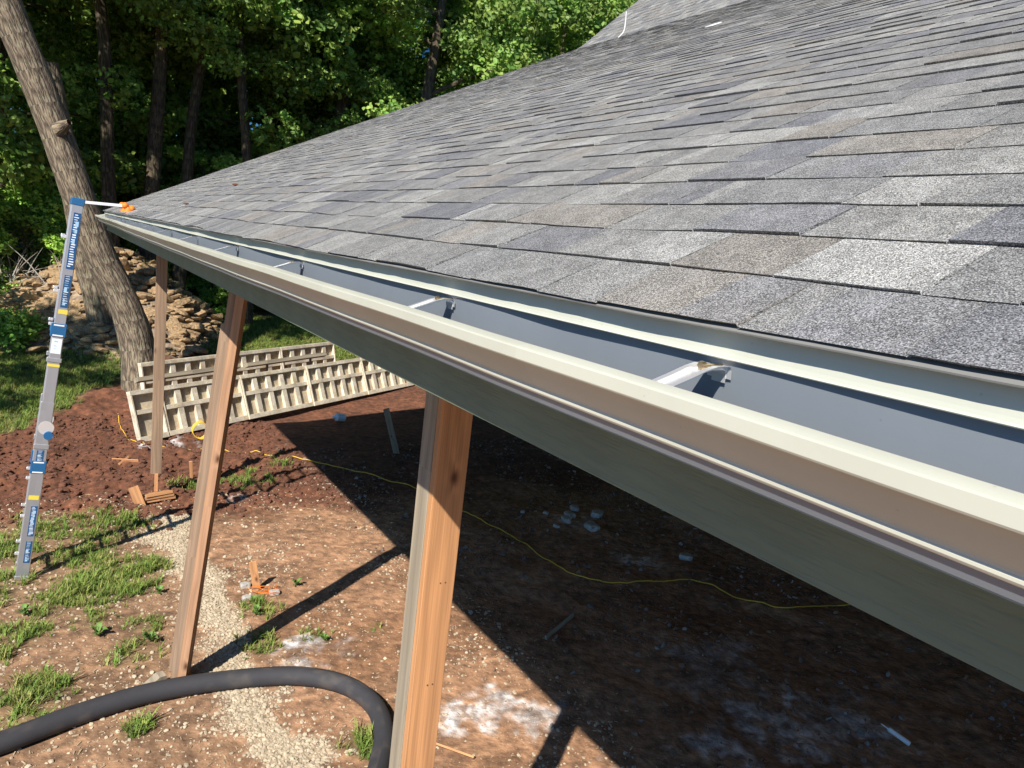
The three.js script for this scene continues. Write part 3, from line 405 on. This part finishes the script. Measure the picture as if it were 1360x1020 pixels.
  [[2.0, -8.55], [2.32, -8.6], [2.05, -8.9]].forEach(([x, z], i) => { const g = toCreasedNormals(lumpRock(260 + i, 0.7, 1, 0.8), 0.4); g.scale(0.07, 0.06, 0.06); placed('rubble_chunk', g, M.chunk, V(x, terrain(x, z) + 0.02, z), 'small pale stone lump beside the stake with orange twine', 'rubble', 'stones by the stake'); });
  // small things lying on the roof
  const onRoof = (s, z) => V(E0.x + s * CT - 0.012 * ST, E0.y + s * ST + 0.012 * CT, z);
  const leafG = (s) => { const g = new THREE.SphereGeometry(1, 8, 6); g.scale(0.03 * s, 0.012 * s, 0.022 * s); return g; };
  placed('dry_leaf', leafG(1), M.dryLeaf, onRoof(0.85, -7.6), 'curled red-brown dry leaf on the shingles higher up', 'leaf', 'dry leaves on the roof');
  placed('dry_leaf', leafG(0.8), M.dryLeaf, onRoof(0.34, -7.3), 'curled red-brown dry leaf on the shingles close to the eave', 'leaf', 'dry leaves on the roof');
  { const g = new RoundedBoxGeometry(0.14, 0.012, 0.1, 1, 0.004); g.rotateZ(0.46); placed('paper_scrap', g, M.whitePl, onRoof(5.6, -6.2), 'white scrap lying high on the shingles', 'scrap'); }
  { const a = onRoof(9.0, -11.9), c = [a, a.clone().add(V(0.1, 0.12, 0)), a.clone().add(V(0.14, 0.28, -0.03)), a.clone().add(V(0.13, 0.48, -0.03))]; top('bare_twig', tube(c, 0.009, 20, 6), M.whitePl, 'pale bent stick standing up from the upper roof', 'stick'); }
}

// ------------------------------------------------------------------ stuff on the ground: gravel, clods, chips, grass
function scatter(name, geo, mat, n, place, label, tint) {
  const im = shadowed(new THREE.InstancedMesh(geo, mat, n)); const m = new THREE.Matrix4(), q = new THREE.Quaternion(), e = new THREE.Euler(), c = new THREE.Color(); let k = 0, tries = 0;
  while (k < n && tries < n * 60) { tries++; const p = place(); if (!p) continue; e.set(p.rx ?? 0, p.ry ?? 0, p.rz ?? 0); q.setFromEuler(e); m.compose(V(p.x, p.y, p.z), q, V(p.sx, p.sy ?? p.sx, p.sz ?? p.sx)); im.setMatrixAt(k, m); tint(c, p); im.setColorAt(k, c); k++; }
  im.count = k; im.name = name; im.userData = { label, category: name, kind: 'stuff' }; scene.add(im); return im;
}
{
  const r = rng(400), peb = lumpRock(77, 0.65, 0, 0.3);
  scatter('gravel', peb, std({ color: 0xffffff, roughness: 0.95 }), 26000, () => { const z = -3.2 - 9.3 * Math.pow(r(), 1.1), x = rr(-1.2, 4.6, r); const g = gravelAt(x, z), base = x < 1.5 ? 0.05 : 0.014 + 0.07 * sstep(0.5, 0.75, fbm(x * 2, z * 2, 3, 500)); if (r() > g * 0.95 + base * (0.4 + fbm(x * 3, z * 3, 2, 7))) return null; const s = 0.005 + 0.017 * Math.pow(r(), 3); return { x, y: terrain(x, z) + s * 0.25, z, sx: s * rr(0.8, 1.5, r), sy: s * rr(0.5, 0.9, r), sz: s, ry: r() * 6.3, rx: r() * 0.6, rz: r() * 0.6 }; },
    'pale tan gravel and stone chips spread over the dirt', (c) => { const t = 0.7 + 0.4 * r(); c.setRGB(0.50 * t, 0.415 * t, 0.29 * t); });
  const clod = toCreasedNormals(lumpRock(88, 0.7, 1, 0.7), 0.5);
  scatter('soil_clods', clod, std({ map: soilTex, color: 0xffffff, roughness: 1 }), 5200, () => { const z = rr(-17.5, -10.8, r), x = rr(-1.5, 4.2, r); if (r() > redAt(x, z) * 0.9 || grassAt(x, z) > 0.3 && z < -16) return null; const s = 0.012 + 0.05 * Math.pow(r(), 4); return { x, y: terrain(x, z) + s * 0.2, z, sx: s * 1.2, sy: s, sz: s, ry: r() * 6.3 }; }, 'crumbly red-brown soil clods', (c) => { const t = 0.75 + 0.5 * r(); c.setRGB(0.25 * t, 0.105 * t, 0.06 * t); });
  scatter('loose_stones', clod, std({ map: soilTex, color: 0xffffff, roughness: 1 }), 9000, () => { const z = rr(-15, -2.8, r), x = rr(3.8, 10.5, r); if (r() > 0.25 + 0.8 * sstep(0.45, 0.65, fbm(x * 0.9, z * 0.9, 3, 8))) return null; const s = 0.006 + 0.035 * Math.pow(r(), 7); return { x, y: terrain(x, z) + s * 0.1, z, rx: r() * 3, rz: r() * 3, sx: s * 1.3, sy: s * 0.8, sz: s, ry: r() * 6.3 }; }, 'loose stones and clods on the dirt under the roof', (c) => { const t = 0.6 + 0.7 * r(); r() < 0.22 ? c.setRGB(0.42 * t, 0.38 * t, 0.33 * t) : c.setRGB(0.34 * t, 0.22 * t, 0.15 * t); });
  const chip = new THREE.BoxGeometry(1, 0.12, 0.22); boxUV(chip);
  scatter('wood_chips', chip, std({ color: 0xffffff, roughness: 0.95 }), 5200, () => { const z = -3.2 - 9.5 * r(), x = rr(-1.3, 5, r); if (r() > (x < 1.7 ? 0.9 : 0.35) * (0.2 + fbm(x * 2.4, z * 2.4, 3, 513))) return null; const s = 0.012 + 0.04 * Math.pow(r(), 3); return { x, y: terrain(x, z) + 0.006, z, sx: s, sy: s, sz: s, ry: r() * 6.3, rz: rr(-0.25, 0.25, r) }; }, 'pale straw and wood chips strewn over the dirt', (c) => { const t = 0.6 + 0.5 * r(); c.setRGB(0.52 * t, 0.40 * t, 0.25 * t); });
  // grass tufts
  const tuftGeo = (blades, h, seed) => { const q = rng(seed), pos = [], idx = []; let n = 0; for (let b = 0; b < blades; b++) { const a = q() * 6.283, bend = rr(0.25, 1.0, q), L = h * rr(0.5, 1, q), w = 0.0042 * rr(0.8, 1.5, q), ox = rr(-0.03, 0.03, q), oz = rr(-0.03, 0.03, q), dx = Math.cos(a), dz = Math.sin(a);
    for (let k = 0; k < 3; k++) { const t = k / 3, o = bend * t * t * L * 0.9, y = L * t * (1 - 0.35 * bend * t); pos.push(ox + dx * o - dz * w * (1 - t * 0.5), y, oz + dz * o + dx * w * (1 - t * 0.5), ox + dx * o + dz * w * (1 - t * 0.5), y, oz + dz * o - dx * w * (1 - t * 0.5)); }
    const o = bend * L * 0.9; pos.push(ox + dx * o, L * (1 - 0.35 * bend), oz + dz * o); idx.push(n, n + 1, n + 2, n + 1, n + 3, n + 2, n + 2, n + 3, n + 4, n + 3, n + 5, n + 4, n + 4, n + 5, n + 6); n += 7; }
    const g = new THREE.BufferGeometry(); g.setAttribute('position', new THREE.Float32BufferAttribute(pos, 3)); g.setIndex(idx); g.computeVertexNormals(); return boxUV(g); };
  const gm = std({ color: 0xffffff, roughness: 0.75 }), green = (c, p) => { const t = 0.7 + 0.6 * r(), y = r(); c.setRGB((0.14 + 0.16 * y * y) * t, (0.235 + 0.05 * y * y) * t, (0.035 + 0.05 * y * y * y) * t); };
  scatter('weedy_grass', tuftGeo(11, 0.17, 1), gm, 2600, () => { const z = rr(-14, -4.5, r), x = rr(-1.3, 4, r); if (r() > Math.pow(grassAt(x, z), 1.4) * 1.3 * (0.25 + 1.3 * sstep(0.4, 0.65, fbm(x * 7, z * 7, 2, 610)))) return null; const s = rr(0.35, 1.0, r) * (0.7 + 0.6 * hash2(Math.floor(x * 4), Math.floor(z * 4), 8)); return { x, y: terrain(x, z) - 0.005, z, sx: s, ry: r() * 6.3 }; }, 'sparse weedy grass in the dirt beside the gravel', green);
  scatter('lawn_grass', tuftGeo(13, 0.2, 2), gm, 11000, () => { const z = rr(-27, -15.8, r), x = rr(-3, 10, r); if (r() > grassAt(x, z) * 1.1 - 0.1) return null; const s = rr(0.5, 1.0, r); return { x, y: terrain(x, z) - 0.005, z, sx: s * 1.3, sy: s, sz: s * 1.3, ry: r() * 6.3 }; }, 'bright green lawn grass beyond the red soil', green);
  // broad-leaved weeds, each a plant of its own
  const weedGeo = (seed) => { const q = rng(seed), pos = [], idx = []; let n = 0; for (let k = 0; k < 16; k++) { const a = q() * 6.283, L = rr(0.05, 0.13, q), w = L * 0.28, h = rr(0.02, 0.11, q), dx = Math.cos(a), dz = Math.sin(a), y1 = h + L * 0.35; pos.push(dx * 0.01, h * 0.3, dz * 0.01, dx * L * 0.5 - dz * w, y1, dz * L * 0.5 + dx * w, dx * L * 0.55, y1 - 0.012, dz * L * 0.55, dx * L * 0.5 + dz * w, y1, dz * L * 0.5 - dx * w, dx * L, h + L * 0.2, dz * L); idx.push(n, n + 1, n + 2, n, n + 2, n + 3, n + 1, n + 4, n + 2, n + 2, n + 4, n + 3); n += 5; } const g = new THREE.BufferGeometry(); g.setAttribute('position', new THREE.Float32BufferAttribute(pos, 3)); g.setIndex(idx); g.computeVertexNormals(); return boxUV(g); };
  const wm = std({ color: lin(0.13, 0.24, 0.045), roughness: 0.7 });
  [[1.12, -9.0, 'broad-leaved green weed between grass patch and gravel strip'], [0.92, -7.9, 'low broad-leaved weed in stony dirt before the weathered post'], [0.45, -8.2, 'small broad-leaved weed alone in the stony dirt'], [2.05, -8.45, 'pale broad-leaved weed at the stake with orange twine'], [2.02, -8.15, 'broad-leaved weed where the post shadow crosses the gravel'], [-0.2, -8.9, 'broad-leaved weed among grass near the ladder foot'], [2.55, -7.35, 'weed growing in the white lime stain by the gravel'], [2.62, -8.75, 'tiny lone weed on bare dirt past the stake']].forEach(([x, z, l], i) => { const g = weedGeo(i + 60); const s = 0.5 + 0.35 * r(); g.scale(s, s, s); placed('weed', g, wm, V(x, terrain(x, z), z), l, 'weed', 'weeds in the dirt'); });
}
console.log('ground stuff');

// ------------------------------------------------------------------ stony bank
{
  const r = rng(55), rocks = [0, 1, 2, 3, 4].map((k) => { const g = lumpRock(900 + k, 0.45, 1, 0.55); return toCreasedNormals(g, 0.5); });
  const pile = thing('rock_pile', 'bank of broken tan stone slabs below the bushes', 'rock pile', [0.6, terrain(0.6, -21.4), -21.4]), b = pile.position, all = [];
  let t = 0; while (all.length < 1100 && t++ < 30000) { const z = rr(-27, -20.2, r), x = rr(-3, 5, r), hp = heapAt(x, z); if (r() > sstep(0.02, 0.2, hp + (fbm(z, x, 2, 3) - 0.5) * 0.15)) continue; const s = 0.07 + 0.22 * Math.pow(r(), 2.6); all.push({ x, z, s }); }
  all.sort((p, q) => q.s / -q.z - p.s / -p.z); const rest = [];
  all.forEach((o, i) => { const g0 = rocks[i % 5], y = terrain(o.x, o.z) + o.s * rr(0.05, 0.35, r); if (i < 300) { const m = local(pile, 'rock', g0, M.rock); m.position.set(o.x - b.x, y - b.y, o.z - b.z); m.rotation.set(rr(-0.5, 0.5, r), r() * 6.3, rr(-0.5, 0.5, r)); m.scale.set(o.s * rr(0.9, 1.6, r), o.s * rr(0.7, 1.2, r), o.s); } else { const g = g0.clone(); g.applyMatrix4(new THREE.Matrix4().compose(V(o.x, y, o.z), new THREE.Quaternion().setFromEuler(new THREE.Euler(rr(-0.5, 0.5, r), r() * 6, rr(-0.5, 0.5, r))), V(o.s * 1.2, o.s, o.s))); rest.push(g); } });
  const m = part(pile, 'small_stones', mergeGeometries(rest), M.rock); m.userData.kind = 'stuff';
}

// ------------------------------------------------------------------ trees
const leafMat = new THREE.MeshPhysicalMaterial({ color: 0xffffff, roughness: 0.55, side: THREE.DoubleSide, transmission: 0.35, thickness: 0, specularIntensity: 0.6 });
function sprayGeo(seed, n, len, rad) {
  const q = rng(seed), pos = [], idx = []; let k = 0;
  for (let i = 0; i < n; i++) {
    const a = q() * 6.283, el = rr(-0.5, 0.9, q), rd = rad * Math.pow(q(), 0.6), c = V(Math.cos(a) * Math.cos(el) * rd, Math.sin(el) * rd * 0.7, Math.sin(a) * Math.cos(el) * rd);
    const L = len * rr(0.7, 1.25, q), w = L * rr(0.26, 0.36, q), d = V(rr(-1, 1, q), rr(-0.9, 0.35, q), rr(-1, 1, q)).normalize(), s = V(rr(-1, 1, q), rr(-0.5, 0.5, q), rr(-1, 1, q)).cross(d).normalize(), nn = d.clone().cross(s), cup = rr(-0.2, 0.3, q) * L;
    const P = (t, u, h) => { const v = c.clone().addScaledVector(d, t * L).addScaledVector(s, u * w).addScaledVector(nn, h * cup); pos.push(v.x, v.y, v.z); };
    P(0, 0, 0); P(0.3, 0.8, 0.5); P(0.34, -0.85, 0.45); P(0.62, 1, 0.3); P(0.68, -0.95, 0.35); P(1, 0, -0.4); P(0.48, 0, 0);
    idx.push(k, k + 1, k + 6, k, k + 6, k + 2, k + 1, k + 3, k + 6, k + 2, k + 6, k + 4, k + 3, k + 5, k + 6, k + 4, k + 6, k + 5); k += 7;
  }
  const g = new THREE.BufferGeometry(); g.setAttribute('position', new THREE.Float32BufferAttribute(pos, 3)); g.setIndex(idx); g.computeVertexNormals(); return boxUV(g);
}
const sprays = [sprayGeo(1, 12, 0.17, 0.36), sprayGeo(2, 12, 0.15, 0.34), sprayGeo(3, 10, 0.2, 0.42)];
const bushSpray = sprayGeo(9, 14, 0.10, 0.24), farSpray = sprayGeo(12, 10, 0.42, 1.0);
function crownOf(parent, spray, n, clumps, seed, hue, mat = leafMat, name = 'crown') {
  const r = rng(seed), im = shadowed(new THREE.InstancedMesh(spray, mat, n)), m = new THREE.Matrix4(), q = new THREE.Quaternion(), e = new THREE.Euler(), c = new THREE.Color();
  let tot = 0; for (const k of clumps) tot += k.r * k.r;
  for (let i = 0; i < n; i++) { let t = r() * tot, k = 0; while (k < clumps.length - 1 && t > clumps[k].r * clumps[k].r) t -= clumps[k].r * clumps[k++].r ** 1; const cl = clumps[k]; const a = r() * 6.283, u = rr(-1, 1, r), rad = cl.r * Math.pow(r(), 0.45), h = Math.sqrt(1 - u * u);
    e.set(rr(-0.6, 0.6, r), r() * 6.3, rr(-0.6, 0.6, r)); q.setFromEuler(e); const s = rr(0.75, 1.25, r); m.compose(V(cl.x + Math.cos(a) * h * rad, cl.y + u * rad * 0.7, cl.z + Math.sin(a) * h * rad), q, V(s, s, s)); im.setMatrixAt(i, m);
    const b = 2.0 * hue * (0.6 + 0.85 * r()) * cl.b, y = r(); c.setRGB((0.082 + 0.055 * y) * b, (0.165 + 0.02 * y) * b, (0.03 + 0.005 * y) * b); im.setColorAt(i, c); }
  im.name = name; im.userData.kind = 'stuff'; parent.add(im); return im;
}
function treeProto(seed, H, R0, crownLow, spread, n, sp) {
  const r = rng(seed), g = new THREE.Group(), pts = []; let x = 0, z = 0; const lx = rr(-0.05, 0.05, r), lz = rr(-0.05, 0.05, r);
  for (let k = 0; k <= 6; k++) { pts.push(V(x, H * 0.92 * k / 6 - (k ? 0 : 0.3), z)); x += lx * H / 6 + rr(-0.12, 0.12, r); z += lz * H / 6 + rr(-0.12, 0.12, r); }
  const gs = [limb(pts, [R0 * 1.25, R0 * 0.95, R0 * 0.85, R0 * 0.72, R0 * 0.55, R0 * 0.34, R0 * 0.12], 22, 10, 0.08, seed)], clumps = [];
  for (let k = 0; k < 26; k++) { const t = crownLow + (0.98 - crownLow) * (k + r()) / 26, c = new THREE.CatmullRomCurve3(pts).getPointAt(clamp(t)), a = k * 2.4 + r(), L = spread * (0.35 + 0.75 * Math.sin(Math.PI * clamp((t - crownLow) / (1.02 - crownLow) * 0.75 + 0.22))) * rr(0.65, 1.15, r), e = c.clone().add(V(Math.cos(a) * L, L * rr(-0.15, 0.4, r), Math.sin(a) * L));
    if (k % 2 === 0) gs.push(limb([c, c.clone().lerp(e, 0.5).add(V(0, rr(-0.1, 0.3, r), 0)), e], [R0 * 0.28, R0 * 0.16, 0.02], 6, 5));
    for (const f of [0.45, 0.75, 1]) clumps.push({ ...c.clone().lerp(e, f).add(V(rr(-0.4, 0.4, r), rr(-0.3, 0.3, r), rr(-0.4, 0.4, r))), r: rr(0.55, 1.15, r), b: rr(0.75, 1.25, r) }); }
  local(g, 'trunk', mergeGeometries(gs), M.darkBark); crownOf(g, sp, n, clumps, seed + 5, 1.0); return g;
}
const protos = [treeProto(11, 15, 0.24, 0.16, 3.4, 2600, sprays[0]), treeProto(22, 17, 0.3, 0.2, 3.8, 2900, sprays[1]), treeProto(33, 13, 0.18, 0.1, 3.0, 2400, sprays[2]), treeProto(44, 18, 0.34, 0.30, 4.0, 2600, sprays[0]), treeProto(55, 18, 0.24, 0.46, 3.6, 2400, sprays[0]), treeProto(66, 18, 0.2, 0.5, 3.4, 2200, sprays[1])];
{
  const r = rng(71), gT = 'oaks of the wood behind the house';
  const put = (k, x, z, s, ry, label, group = gT) => { const o = protos[k].clone(); o.name = numbered('oak_tree'); o.position.set(x, terrain(x, z) - 0.1, z); o.rotation.y = ry; o.scale.set(s, s * rr(0.92, 1.08, r), s); o.userData = { label, category: 'tree', group }; scene.add(o); };
  const near = 'leafy oak in the front row of the wood behind the lawn', mid = 'leafy oak in the middle of the wood, behind the front row', far = 'leafy oak deep in the wood, behind the other oaks';
  put(5, 1.62, -25.5, 0.95, 0.4, 'oak whose bare trunk stands first behind the leaning tree'); put(4, 2.55, -26.2, 1.0, 2.0, 'oak whose bare trunk stands second behind the leaning tree'); put(5, 3.5, -26.4, 0.95, 4.0, 'oak whose bare trunk stands third behind the leaning tree, over the roof corner'); put(5, 5.6, -26, 0.9, 1.0, 'oak with slim trunk rising from the sunlit rounded bush'); put(4, 8.4, -26.5, 1.15, 3, 'oak with thick dark trunk behind the middle of the roof edge'); put(2, 3.0, -30, 0.9, 1.3, near); put(0, 6.8, -29.5, 0.9, 1.0, near); put(1, 10.8, -25.2, 1, 5, near); put(2, 13.2, -26, 1, 0.5, near); put(0, 16, -25, 1.0, 2.2, near); put(1, 19, -27, 1, 1.4, near); put(2, 22, -25.5, 1.05, 3.2, near); put(0, -1.2, -27.5, 0.9, 0.8, near); put(2, -3.6, -25.6, 0.9, 2.9, near); put(3, 25.5, -27, 1, 2.5, near);
  let i = 0; for (let x = -6; x < 36; x += 3.6) { put((i * 7 + 1) % 4, x + rr(-1, 1, r), -32.5 + rr(-1.8, 1.8, r), rr(0.95, 1.15, r), r() * 6, mid); i++; }
  for (let x = -8; x < 48; x += 4.4) { put((i * 5 + 2) % 4, x + rr(-1.4, 1.4, r), -40 + rr(-2.4, 2.4, r), rr(1.1, 1.35, r), r() * 6, far); i++; }
  // trees outside the frame whose shade falls on the bank and the wood
  put(4, -6.5, -16.1, 0.56, 1, 'oak standing apart on the open side, shading the stony bank', 'oaks on the open side');
  // far woodland that reads as one mass
  const fw = []; for (let k = 0; k < 150; k++) { const x = rr(-20, 75, r), z = -rr(50, 62, r); fw.push({ x, y: terrain(x, z) + rr(0, 26, r), z, r: rr(2, 4, r), b: rr(0.6, 1.1, r) }); }
  const f = crownOf(scene, farSpray, 9000, fw, 5, 0.8, leafMat, 'far_woodland'); f.userData = { kind: 'stuff', label: 'dense dark green woodland far behind the oaks', category: 'woodland' };
  // the leaning tree and its mossy second trunk
  const lt = thing('leaning_tree', 'thick leaning rough-barked tree beside the ladder, with mossy second trunk behind', 'tree', [1.85, terrain(1.85, -19.2), -19.2]);
  const main = [V(1.95, -0.1, -19.2), V(1.86, 0.5, -19.2), V(1.68, 1.6, -19.2), V(1.35, 2.5, -19.2), V(0.98, 3.25, -19.2), V(0.61, 4.31, -19.2), V(0.25, 5.35, -19.25), V(-0.2, 6.62, -19.3), V(-0.8, 8.1, -19.3), V(-1.6, 10, -19.4), V(-2.3, 12.5, -19.5)];
  part(lt, 'trunk', mergeGeometries([limb(main, [0.48, 0.36, 0.32, 0.32, 0.315, 0.30, 0.30, 0.335, 0.29, 0.25, 0.18], 110, 30, 0.11, 4), limb([V(0.18, 5.75, -19.0), V(0.3, 5.85, -18.8), V(0.36, 5.9, -18.72)], [0.16, 0.12, 0.06], 6, 9, 0.1, 8)]), M.bark);
  part(lt, 'second_trunk', limb([V(1.38, 0.6, -22.7), V(1.2, 1.6, -22.5), V(0.8, 3.2, -22.4), V(0.45, 5, -22.4), V(0, 7.5, -22.5)], [0.42, 0.33, 0.28, 0.25, 0.2], 40, 18, 0.1, 9), M.bark);
  const cl = []; const q = rng(8); for (let k = 0; k < 60; k++) cl.push({ x: -2 + rr(-4, 4, q) - 1.85, y: rr(9.3, 14.5, q), z: rr(-4, 3, q), r: rr(0.6, 1.2, q), b: rr(0.8, 1.2, q) }); crownOf(lt, sprays[1], 2400, cl, 88, 1);
  // bushes at the foot of the wood
  const bush = (x, z, rx, h, n, hue, seed, label) => { const b = thing('bush', label, 'bush', [x, terrain(x, z), z], 'bushes at the edge of the wood'), c = [], s = rng(seed); for (let k = 0; k < 26; k++) c.push({ x: rr(-rx, rx, s), y: h * Math.pow(s(), 0.8), z: rr(-rx, rx, s) * 0.7, r: rr(0.22, 0.5, s), b: rr(0.8, 1.25, s) }); crownOf(b, bushSpray, n, c, seed, hue, leafMat, 'foliage'); const st = []; for (let k = 0; k < 6; k++) st.push(limb([V(rr(-0.1, 0.1, s), -0.1, rr(-0.1, 0.1, s)), V(rr(-0.5, 0.5, s) * rx, h * 0.5, rr(-0.3, 0.3, s)), V(rr(-1, 1, s) * rx, h * 0.9, rr(-0.5, 0.5, s))], [0.03, 0.02, 0.008], 6, 5)); local(b, 'stem', mergeGeometries(st), M.darkBark); };
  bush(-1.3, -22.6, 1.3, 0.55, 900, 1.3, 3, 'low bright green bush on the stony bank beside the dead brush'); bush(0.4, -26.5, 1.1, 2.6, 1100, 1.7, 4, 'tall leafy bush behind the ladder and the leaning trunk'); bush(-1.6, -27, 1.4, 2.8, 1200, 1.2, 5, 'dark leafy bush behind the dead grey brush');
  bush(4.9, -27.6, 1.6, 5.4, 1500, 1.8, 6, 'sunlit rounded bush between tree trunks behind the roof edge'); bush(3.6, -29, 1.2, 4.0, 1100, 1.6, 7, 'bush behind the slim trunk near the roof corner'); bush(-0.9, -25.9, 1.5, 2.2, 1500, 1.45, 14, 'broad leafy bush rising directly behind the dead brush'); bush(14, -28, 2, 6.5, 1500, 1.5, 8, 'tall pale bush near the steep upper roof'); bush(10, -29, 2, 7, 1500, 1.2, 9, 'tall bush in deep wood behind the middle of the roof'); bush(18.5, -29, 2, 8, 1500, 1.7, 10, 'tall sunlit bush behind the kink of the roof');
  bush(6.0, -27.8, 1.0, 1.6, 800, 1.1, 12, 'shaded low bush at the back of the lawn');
  // dead brush
  const db = thing('dead_brush', 'heap of bare grey dead brush on top of the stony bank', 'brush', [-0.4, terrain(-0.4, -25.2), -25.2]), bs = [], br = rng(66);
  for (let k = 0; k < 90; k++) { const x = rr(-1.7, 1.2, br), z = rr(-0.8, 0.8, br), L = rr(0.5, 1.5, br), a = br() * 6.3, e = rr(0.2, 1.2, br), d = V(Math.cos(a) * Math.cos(e), Math.sin(e), Math.sin(a) * Math.cos(e)).multiplyScalar(L); bs.push(limb([V(x, 0, z), V(x, 0, z).addScaledVector(d, 0.5).add(V(0, 0.08, 0)), V(x, 0, z).add(d)], [0.02, 0.013, 0.004], 4, 4)); }
  local(db, 'twigs', mergeGeometries(bs), M.twig);
}
console.log('trees');
renderer.render(scene, camera);
